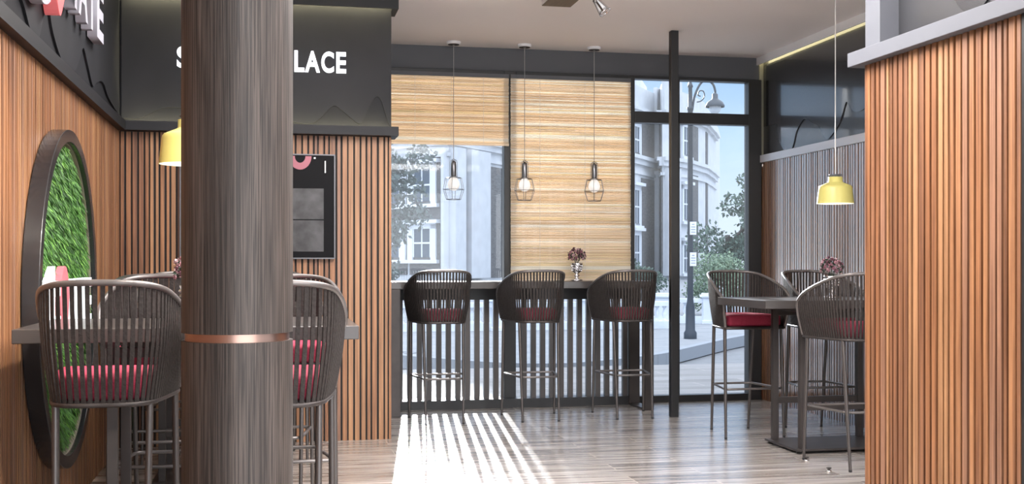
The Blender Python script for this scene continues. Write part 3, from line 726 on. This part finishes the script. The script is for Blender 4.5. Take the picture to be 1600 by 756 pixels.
# ---------------------------------------------------------------- lettering
def text_mesh(ch, depth, bold=.03):
    c = bpy.data.curves.new('t', 'FONT'); c.body = ch; c.extrude = depth / 2; c.offset = bold; c.resolution_u = 6
    o = bpy.data.objects.new('t', c); COL.objects.link(o)
    dg = bpy.context.evaluated_depsgraph_get(); dg.update()
    me = bpy.data.meshes.new_from_object(o.evaluated_get(dg)); bpy.data.objects.remove(o); return me
def letter(ch, a0, a1, z0, z1, plane, axis, depth, m, parent, m2=None):
    """fit a glyph into [a0,a1]x[z0,z1]; axis 'x': faces -Y, reading along +X; axis 'y': faces +X, reading along +Y"""
    me = text_mesh(ch, 1.0)
    xs = [v.co.x for v in me.vertices]; ys = [v.co.y for v in me.vertices]
    x0, x1, y0, y1 = min(xs), max(xs), min(ys), max(ys)
    for v in me.vertices:
        a = a0 + (v.co.x - x0) / (x1 - x0) * (a1 - a0); z = z0 + (v.co.y - y0) / (y1 - y0) * (z1 - z0); t = (v.co.z + .5) * depth
        v.co = (a, plane - t, z) if axis == 'x' else (plane + t, a, z)
    me.materials.clear(); me.materials.append(m)
    if axis == 'y': me.flip_normals()
    o = bpy.data.objects.new('letter', me); COL.objects.link(o)
    if parent:
        o.parent = parent; me.transform(Matrix.Translation(-Vector(parent.location)))
    bm = bmesh.new(); bm.from_mesh(me); bmesh.ops.recalc_face_normals(bm, faces=bm.faces); bm.to_mesh(me); bm.free()
    return o
sg = empty('wall_lettering', (0, YM - .01, 2.54))
for ch, a0, a1 in (('S', -.604, -.525), ('P', .062, .135), ('L', .150, .215), ('A', .219, .318), ('C', .327, .411), ('E', .426, .492)):
    letter(ch, a0, a1, 2.470, 2.612, YM - .0055, 'x', .018, SIGNW, sg)
tag(sg, 'white capital letters on the fascia of the middle wall', 'lettering')

def drop_mesh(y0, y1, z0, z1, plane, depth, hole=False, cut=.1):
    c, w_, h_ = (y0 + y1) / 2, (y1 - y0) / 2, (z1 - z0) / 2; zc = (z0 + z1) / 2; n = 36; mb = MB(); pts = []
    for k in range(n):
        a = 2 * PI * k / n; s, q = math.sin(a), math.cos(a)
        wf = 1 if s > 0 else (1 - .55 * abs(s) ** 1.5)
        pts.append((c + w_ * q * wf, zc + h_ * s))
    cen = [(c + (p[0] - c) * .45, zc + (p[1] - zc) * .45 * 1.1) for p in pts]
    if hole:
        for k in range(n):
            j = (k + 1) % n; q = [pts[k], pts[j], cen[j], cen[k]]
            vs = [(plane, a, b) for a, b in q] + [(plane + depth, a, b) for a, b in q]
            mb.add(vs, [(0, 1, 2, 3), (7, 6, 5, 4), (0, 4, 5, 1), (2, 6, 7, 3)])
    else:
        vs = [(plane, a, b) for a, b in pts] + [(plane + depth, a, b) for a, b in pts]
        mb.add(vs, [tuple(range(n)), tuple(reversed(range(n, 2 * n)))] + [(k, (k + 1) % n, n + (k + 1) % n, n + k) for k in range(n)])
    return mb
sl = empty('wall_logo', (XL + .02, 5.6, 2.5))
def shift(mb, o): mb.v = [tuple(Vector(v) - Vector(o.location)) for v in mb.v]; return mb
SIGNG = mat('grey_white_letter', (.46, .46, .52), .35)
letter('t', 4.62, 5.06, 2.24, 2.86, XL + .016, 'y', .05, SIGNG, sl)
shift(drop_mesh(5.02, 5.42, 2.255, 2.80, XL + .016, .06, True), sl).build('red_drop', SIGNR, sl, fix=True)
for ch, a0, a1 in (('M', 5.44, 5.72), ('A', 5.77, 6.05), ('T', 6.07, 6.30), ('E', 6.36, 6.60)):
    letter(ch, a0, a1, 2.385, 2.66, XL + .016, 'y', .05, SIGNG, sl)
tag(sl, 'thick pale letters and a red drop high on the left fascia', 'lettering')

# ---------------------------------------------------------------- round moss sign
WY, WZ, WR = 5.56, 1.036, .765
ms = empty('round_moss_sign', (XL + .003, WY, WZ))
def ring(r0, r1, x0, x1, n=96):
    mb = MB(); vs = []
    for k in range(n):
        a = 2 * PI * k / n
        for (r_, x_) in ((r1, x0), (r1, x1), (r0, x1), (r0, x0)): vs.append((x_, r_ * math.cos(a), r_ * math.sin(a)))
    fs = []
    for k in range(n):
        j = (k + 1) % n
        for q in range(4): fs.append((k * 4 + q, j * 4 + q, j * 4 + (q + 1) % 4, k * 4 + (q + 1) % 4))
    mb.add(vs, fs, 0, False); return mb
o = ring(WR - .055, WR, .0, .068).build('ring_frame', mat('black_gloss_frame', (.018, .018, .020), .26, coat=.4, coat_rough=.15), ms, fix=True)
b = o.modifiers.new('b', 'BEVEL'); b.width = .003; b.segments = 2; b.limit_method = 'ANGLE'
ring(WR - .062, WR - .056, .004, .045).build('inner_rim', mat('taupe_rim', (.30, .26, .21), .5), ms, fix=True)
mb = MB(); n = 64; mb.add([(.008, 0, 0)] + [(.008, (WR - .063) * math.cos(2 * PI * k / n), (WR - .063) * math.sin(2 * PI * k / n)) for k in range(n)] + [(.014, 0, 0)] + [(.014, (WR - .063) * math.cos(2 * PI * k / n), (WR - .063) * math.sin(2 * PI * k / n)) for k in range(n)],
   [(0, 1 + (k + 1) % n, 1 + k) for k in range(n)] + [(n + 1, n + 2 + k, n + 2 + (k + 1) % n) for k in range(n)])
mb.build('backing_disc', mat('moss_base', (.02, .06, .01), .8), ms)
MOSS = [mat('moss_green', c, .6) for c in ((.034, .115, .016), (.065, .20, .026), (.018, .07, .013), (.14, .33, .045))]
mb = MB(); rnd = random.Random(11)
for k in range(24000):
    r_ = (WR - .068) * math.sqrt(rnd.random()); a = rnd.uniform(0, 2 * PI); y_, z_ = r_ * math.cos(a), r_ * math.sin(a)
    x_ = .014 + rnd.uniform(0, .022); L_ = rnd.uniform(.02, .05); wdt = rnd.uniform(.0014, .003)
    d = Vector((rnd.uniform(.15, .6), rnd.gauss(0, .25), rnd.uniform(-1.2, -.5))).normalized(); s = d.cross(Vector((1, rnd.gauss(0, .5), rnd.gauss(0, .3)))).normalized() * wdt
    p = Vector((x_, y_, z_)); q = p + d * L_
    if q.y ** 2 + q.z ** 2 > (WR - .064) ** 2: continue
    mb.add([p - s * .6, p + d * L_ * .55 - s, q, p + d * L_ * .55 + s, p + s * .6], [(0, 1, 2, 3, 4)], rnd.choice((0, 0, 1, 1, 2, 3)))
mo = mb.build('moss', MOSS, ms); mo['kind'] = 'stuff'
SW2 = mat('bright_white_letter', (.9, .92, .95), .4, emit=(.9, .95, 1), estr=.5)
PF = XL + .046
letter('t', 4.91, 5.24, .88, 1.184, PF, 'y', .03, SW2, ms)
shift(drop_mesh(5.24, 5.45, .88, 1.184, PF, .03, True), ms).build('pink_drop', mat('pink_drop', (.62, .15, .18), .4, emit=(1, .3, .35), estr=.08), ms, fix=True)
for ch, a0, a1 in (('M', 5.46, 5.64), ('A', 5.66, 5.83), ('T', 5.84, 5.96), ('E', 5.98, 6.10)):
    letter(ch, a0, a1, .90, 1.125, PF, 'y', .03, SW2, ms)
tag(ms, 'large round black framed green moss sign with white lettering on the left wall', 'sign')

# ================================================================ the street outside
ROAD = noise_mat('asphalt', (.155, .16, .17), (.19, .195, .205), scale=(8, 8, 8), rough=.8)
PAVE = noise_mat('pavement_concrete', (.20, .21, .225), (.25, .26, .275), scale=(3, 3, 3), rough=.8)
TILES = floor_mat('terrace_tile', base=((.17, .16, .16), (.25, .245, .24)), rough=.6, wide=.3, long=1.6, coat=0)
KERB = mat('kerb_stone', (.24, .26, .29), .8)
STUCCO = noise_mat('white_stucco', (.50, .52, .55), (.56, .58, .61), scale=(1.5, 1.5, 1.5), rough=.8)
BRICK = noise_mat('grey_brick', (.085, .085, .09), (.125, .125, .13), scale=(3, 3, 12), rough=.9)
SASH = mat('white_sash', (.66, .69, .74), .6)
PANE = mat('house_window_glass', (.05, .075, .11), .35)
LAMPM = mat('lamp_post_iron', (.04, .05, .065), .45, metal=.4)
PLASTER = noise_mat('white_painted_stone', (.62, .66, .72), (.72, .76, .82), scale=(4, 4, 4), rough=.8)
def leaf_mats(cs): return [mat('leaf', c, .7) for c in cs]

mb = MB(); mb.box(-30, 60, 9.66, 13.1, -.14, -.02)
struct(mb, 'terrace_ground', TILES, 'pale tiled terrace outside the windows', 'pavement')
mb = MB(); mb.box(-60, 120, 13.1, 160, -.3, -.16)
struct(mb, 'road', ROAD, 'grey road curving past the windows', 'road')
kerb = [(-40, 30), (-8, 18.9), (1.14, 15.53), (1.57, 14.79), (2.12, 13.99), (2.6, 13.4), (3.05, 13.15), (3.62, 13.22), (4.8, 14.12), (5.47, 14.97), (7.55, 17.62), (10.83, 20.98), (18, 27), (40, 44)]
kp = [(p.x, p.y) for p in spline([(a, b, 0) for a, b in kerb], 4)]
mb = MB(); mb.prism(kp + [(110, 60), (110, 150), (-60, 150), (-60, 40)], (0, 0, .17), axes=(0, 1), at=(0, 0, -.155))
struct(mb, 'far_pavement', PAVE, 'grey pavement across the road with a curved kerb', 'pavement', fix=True)
mb = MB()
for (a, b) in zip(kp, kp[1:]):
    A, B = Vector((*a, 0)), Vector((*b, 0)); d = (B - A); n_ = Vector((-d.y, d.x, 0)).normalized()
    mb.obox((A + B) / 2 + Vector((0, 0, -.06)), d * .502, n_ * .07, Vector((0, 0, .085)))
struct(mb, 'kerb', KERB, 'dark kerb stones around the far pavement', 'kerb')

# balustrade
def baluster(mb, c, h, sc=1.):
    prof = [(.045, 0), (.045, .04), (.025, .055), (.022, .07), (.045, .15), (.050, .19), (.040, .25), (.022, .31), (.020, .33), (.032, .35), (.045, .365), (.045, .40)]
    mb.lathe([(r_ * sc, z / .40 * h) for r_, z in prof], c, 12)
def balustrade(pts, pillars, label):
    A, B = Vector((*pts[0], 0)), Vector((*pts[1], 0)); d = (B - A); L_ = d.length; d.normalize(); n_ = Vector((-d.y, d.x, 0))
    root = empty('stone_balustrade', A)
    def ob(c, hl, hw_, z0, z1, mb): mb.obox(Vector((c.x, c.y, (z0 + z1) / 2)) - A, d * hl, n_ * hw_, Vector((0, 0, (z1 - z0) / 2)))
    mb = MB(); ob((A + B) / 2, L_ / 2, .10, .0, .15, mb); mb.build('plinth', PLASTER, root)
    mb = MB(); ob((A + B) / 2, L_ / 2, .09, .42, .50, mb); mb.build('coping', PLASTER, root)
    s = 0.0; cnt = 0
    while s < L_:
        if all(abs(s - p) > .26 for p in pillars):
            mb = MB(); baluster(mb, A + d * s - A + Vector((0, 0, .15)), .27, .9); mb.build('baluster', PLASTER, root); cnt += 1
        s += .135
    for p in pillars:
        c = A + d * p; mb = MB(); ob(c, .15, .15, 0, .54, mb); ob(c, .18, .18, .0, .08, mb); ob(c, .19, .19, .52, .57, mb); ob(c, .16, .16, .57, .60, mb); mb.build('pillar', PLASTER, root, .012)
    tag(root, label, 'balustrade', 'white stone balustrades across the road')
balustrade(((7.25, 21.5), (12.0, 20.2)), (.25, 1.16, 2.9, 4.5), 'white stone balustrade with square pillars behind the lamp post')
balustrade(((-.5, 19.75), (7.0, 19.75)), (.1, 1.9, 4.4, 6.0), 'white stone balustrade seen between the bars under the counter')

# street lamp
lp = empty('street_lamp', (6.37, 16.96, .01))
prof = [(.10, 0), (.10, .10), (.075, .14), (.07, .5), (.055, .56), (.048, .62), (.042, 2.0), (.040, 3.55), (.050, 3.56), (.050, 3.60), (.032, 3.62), (.030, 3.90), (.045, 3.92), (.030, 3.96), (.006, 4.05)]
mb = MB(); mb.lathe(prof, n=20); mb.build('post', LAMPM, lp)
arc = spline([(.03, 0, 3.55), (.07, 0, 3.78), (.16, 0, 3.97), (.26, 0, 4.02), (.35, 0, 3.96), (.385, 0, 3.86), (.385, 0, 3.78)], 6)
R_ = Matrix.Rotation(-YAW, 3, 'Z')
mb = MB(); mb.tube([R_ @ p for p in arc], .018, 8); mb.build('curved_arm', LAMPM, lp)
sc_ = [(.10, 0, 3.68), (.17, 0, 3.70), (.22, 0, 3.77), (.20, 0, 3.85), (.14, 0, 3.85), (.12, 0, 3.79), (.16, 0, 3.77)]
mb = MB(); mb.tube([R_ @ p for p in spline(sc_, 5)], .010, 6); mb.build('scroll', LAMPM, lp)
hc = R_ @ Vector((.385, 0, 0))
mb = MB(); mb.lathe([(.145, 3.60), (.150, 3.62), (.120, 3.68), (.06, 3.72), (.045, 3.74), (.045, 3.80), (.02, 3.82)], (hc.x, hc.y, 0), 24, caps=False); mb.build('lamp_hood', LAMPM, lp)
mb = MB(); mb.sphere((hc.x, hc.y, 3.60), .095, 0, 16, 10, (1, 1, 1.15)); mb.build('globe', mat('lamp_globe', (.55, .60, .66), .15), lp)
for z, hgt in ((1.72, .10), (1.24, .105)):
    mb = MB(); c = R_ @ Vector((.035, -.055, 0)); q = R_ @ Vector((1, 0, 0)); mb.obox((c.x, c.y, z), q * .05, (R_ @ Vector((0, 1, 0))) * .004, Vector((0, 0, hgt))); nb_ = mb.build('notice', WHITE, lp)
    mb = MB()
    for j in range(4): mb.obox((c.x, c.y - .006, z + .06 - .04 * j), q * (.034 if j else .02), Vector((0, .001, 0)), Vector((0, 0, .006)))
    mb.build('notice_lines', mat('notice_print', (.25, .3, .4), .6), nb_)
tag(lp, 'tall grey street lamp with a curved arm and hooded globe outside the right window', 'street lamp')

# terrace house with a curved bay
FAC = [(5.9, 69.5), (7.75, 65.81), (9.6, 63.38), (13.73, 68.64), (23.3, 72.77), (26.84, 77.65), (25.9, 74.3), (27.57, 75.46), (28.79, 76.74), (31.28, 80.3), (33.66, 84.91), (35.46, 88.62)]
HB, HT = 13.0, 16.5
bl = empty('stucco_house', (20, 75, 0)); B0 = Vector((20, 75, 0))
def v2(p): return Vector((p[0], p[1], 0))
def fac_box(mb, i, t0, t1, z0, z1, out, inn=.05, ends=0.):
    A, B = v2(FAC[i]), v2(FAC[i + 1]); d = (B - A); L_ = d.length; d.normalize(); n_ = Vector((d.y, -d.x, 0))
    a, b = A + d * (L_ * t0 - ends), A + d * (L_ * t1 + ends); c = (a + b) / 2 + n_ * (out - inn) / 2 - B0
    mb.obox((c.x, c.y, (z0 + z1) / 2), d * ((b - a).length / 2), n_ * ((out + inn) / 2), Vector((0, 0, (z1 - z0) / 2)))
hts = [13, 13, 14.2, 14.2, 13, 13.4, 13.2, 13, 13, 12.8, 12.8]  # left heights are out of view
mb = MB()
for i in range(len(FAC) - 1):
    A, B = v2(FAC[i]) - B0, v2(FAC[i + 1]) - B0; h = hts[i]; bk = Vector((1.2, 10, 0)) if i < 2 else Vector((4, 9, 0))
    vs = [A, B, B + bk, A + bk]; vs = vs + [v + Vector((0, 0, h)) for v in vs]
    mb.add(vs, [(0, 3, 2, 1), (4, 5, 6, 7), (0, 1, 5, 4), (1, 2, 6, 5), (2, 3, 7, 6), (3, 0, 4, 7)])
mb.build('wall', STUCCO, bl, fix=True)
mb = MB(); fac_box(mb, 1, .30, 1, 12.9, 14.2, 0, inn=6); mb.build('sun_block', STUCCO, bl)  # unseen block added on the house to keep sun out of the room
for (z0, z1, o_) in ((8.1, 8.35, .35), (7.75, 8.1, .2), (7.1, 7.3, .12), (11.3, 11.5, .4), (11.1, 11.3, .22)):
    mb = MB()
    for i in range(len(FAC) - 1):
        if z0 > 11 and i < 3: continue
        fac_box(mb, i, 0, 1, z0, z1, o_, ends=.1)
    mb.build('cornice', STUCCO, bl)
def brick(i, t0, t1, z0, z1):
    mb = MB(); fac_box(mb, i, t0, t1, z0, z1, .06); mb.build('brick_panel', BRICK, bl)
def pil(i, t0, t1, z0, z1, o_=.35):
    mb = MB(); fac_box(mb, i, t0, t1, z0, z1, o_); mb.build('pilaster', STUCCO, bl)
def window(i, t0, t1, z0, z1, ped=True):
    dt = (t1 - t0)
    mb = MB(); sw = dt * .28
    fac_box(mb, i, t0 - sw, t0, z0 - .3, z1 + .25, .16); fac_box(mb, i, t1, t1 + sw, z0 - .3, z1 + .25, .16)
    fac_box(mb, i, t0 - sw, t1 + sw, z1, z1 + .3, .16); fac_box(mb, i, t0 - sw * 1.5, t1 + sw * 1.5, z0 - .35, z0 - .15, .3)
    if ped: fac_box(mb, i, t0 - sw * 1.7, t1 + sw * 1.7, z1 + .3, z1 + .5, .4)
    w_ = mb.build('window', SASH, bl)
    mb = MB(); fac_box(mb, i, t0, t1, z0, z1, .09); mb.build('pane', PANE, w_)
    mb = MB(); zc = (z0 + z1) / 2
    fac_box(mb, i, t0, t1, zc - .05, zc + .05, .13); fac_box(mb, i, (t0 + t1) / 2 - dt * .03, (t0 + t1) / 2 + dt * .03, z0, z1, .12)
    fac_box(mb, i, t0, t0 + dt * .07, z0, z1, .12); fac_box(mb, i, t1 - dt * .07, t1, z0, z1, .12); mb.build('sash', SASH, w_)
# left part (seen through the left window)
brick(0, .02, .95, .5, 7.1); brick(1, .02, .98, .5, 7.1)
window(1, .12, .60, 4.65, 6.5); window(1, .12, .60, 1.5, 3.1); window(0, .3, .8, 4.65, 6.5); window(0, .3, .8, 1.5, 3.1)
pil(1, .93, 1.0, .3, 7.5); pil(2, .02, .18, .3, 7.6, .5); brick(2, .185, .245, .5, 7.1); pil(2, .25, .60, .3, 7.6, .6); brick(2, .64, .98, .3, 6.9)
# middle part hidden by the long blind
brick(3, .05, .95, .3, 7.0); brick(3, .05, .95, 8.4, 10.6)
for t in (.15, .35, .55): window(3, t, t + .07, 4.6, 6.5); window(3, t, t + .07, 1.5, 3.3); window(3, t, t + .07, 8.9, 10.4)
window(3, .80, .87, 4.6, 6.5)
# right part
brick(4, .30, .78, .3, 6.9); brick(4, .30, .78, 8.45, 10.9)
window(4, .02, .20, 3.8, 6.0); window(4, .02, .20, .7, 3.0); window(4, .02, .20, 8.5, 10.2)
pil(4, .80, .97, .3, 7.6); pil(4, .80, .97, 8.4, 11); brick(5, .55, 1.0, .3, 7.2)
pil(6, .1, .85, .3, 7.6); brick(6, .88, 1.0, .3, 7.4); brick(6, .88, 1.0, 8.4, 10.9)
window(7, .24, .76, 4.2, 6.3); window(7, .24, .76, .6, 2.4); window(7, .24, .76, 8.7, 10.6)
brick(8, .06, .50, .3, 7.4); brick(8, .06, .50, 8.4, 10.9); brick(9, .1, .35, .3, 7.3); brick(9, .1, .35, 8.4, 10.9)
pil(6, .0, 1.0, 11.5, 13.6, .2); pil(4, .8, 1.0, 11.5, 13.4, .2)
tag(bl, 'pale stucco and grey brick terrace house with a curved corner bay across the road', 'house')

# trees and shrubs
def foliage(mb, blobs, n, size, rnd, nm=3):
    tot = sum(b[3] ** 2 for b in blobs)
    for (x, y, z, r_) in blobs:
        for k in range(int(n * r_ * r_ / tot)):
            zz = rnd.uniform(-1, 1); a = rnd.uniform(0, 2 * PI); q = math.sqrt(1 - zz * zz); rr = r_ * rnd.uniform(.55, 1.05)
            c = Vector((x + rr * q * math.cos(a), y + rr * q * math.sin(a), z + rr * zz * .85))
            d = Vector((rnd.gauss(0, 1), rnd.gauss(0, 1), rnd.gauss(0, 1))).normalized(); s = d.cross(Vector((rnd.gauss(0, 1), rnd.gauss(0, 1), .3))).normalized(); L_ = size * rnd.uniform(.6, 1.3)
            mb.add([c, c + d * L_ * .5 - s * L_ * .28, c + d * L_, c + d * L_ * .5 + s * L_ * .28], [(0, 1, 2, 3)], rnd.randrange(nm))
def tree(loc, blobs, n, size, mats, trunk, label, name, cat, seed, group=None):
    rnd = random.Random(seed); r = empty(name, loc); mb = MB(); foliage(mb, blobs, n, size, rnd, len(mats)); mb.build('foliage', mats, r)
    mb = MB(); tr, th = trunk
    mb.tube([(0, 0, 0), (.02, 0, th * .5), (-.02, .03, th)], [tr, tr * .8, tr * .6], 8)
    for (x, y, z, r_) in blobs[:7]: mb.tube([(0, 0, th * .8), (x * .5, y * .5, (th + z) * .5), (x, y, z)], [tr * .5, tr * .35, tr * .15], 6)
    mb.build('trunk', noise_mat('bark', (.05, .045, .04), (.10, .09, .08), scale=(12, 12, 3), rough=.9), r)
    tag(r, label, cat, group)
G1 = leaf_mats([(.10, .135, .13), (.13, .17, .16), (.08, .105, .105)])
G2 = leaf_mats([(.20, .28, .19), (.27, .36, .24), (.15, .22, .15)])
G3 = leaf_mats([(.09, .14, .11), (.13, .19, .15), (.07, .11, .09)])
rnd = random.Random(5)
bl1 = [(rnd.uniform(-1.3, .45), rnd.uniform(-.8, .8), rnd.uniform(.9, 4.0), rnd.uniform(.35, .6)) for k in range(20)] + [(1.0, 0, 3.9, .38), (.9, 0, 2.4, .35), (.75, .2, 3.1, .4), (.55, 0, 3.6, .35), (.3, 0, 3.0, .4), (.6, .1, 2.5, .3)]
tree((2.75, 29.5, .0), bl1, 5600, .15, G1, (.11, 2.2), 'dark leafy tree outside the left window', 'street_tree', 'tree', 1)
bl2 = [(rnd.uniform(-.75, 1.3), rnd.uniform(-.4, .4), rnd.uniform(.35, 1.35), rnd.uniform(.25, .38)) for k in range(22)]
tree((10.1, 24.4, .0), bl2, 7000, .075, G2, (.05, .6), 'light green shrub behind the white balustrade', 'garden_shrub', 'shrub', 2)
bl3 = [(rnd.uniform(-.6, .5), rnd.uniform(-.4, .4), rnd.uniform(.3, 1.15), rnd.uniform(.2, .32)) for k in range(9)]
tree((8.2, 24.9, .0), bl3, 2600, .07, G3, (.05, .5), 'low dark shrub between the house and the lamp post', 'garden_shrub', 'shrub', 4)
bl4 = [(rnd.uniform(-.9, 3.6), rnd.uniform(-1, 1), rnd.uniform(1.4, 3.5), rnd.uniform(.5, .8)) for k in range(22)] + [(.9, 0, 4.2, .5), (1.7, 0, 4.5, .6), (2.8, 0, 4.4, .8), (.2, 0, 3.3, .5), (1.3, 0, 3.8, .6)]
tree((16.3, 39.5, .0), bl4, 9000, .17, G3, (.16, 2.2), 'tall grey-green tree at the right edge of the right window', 'street_tree', 'tree', 3)
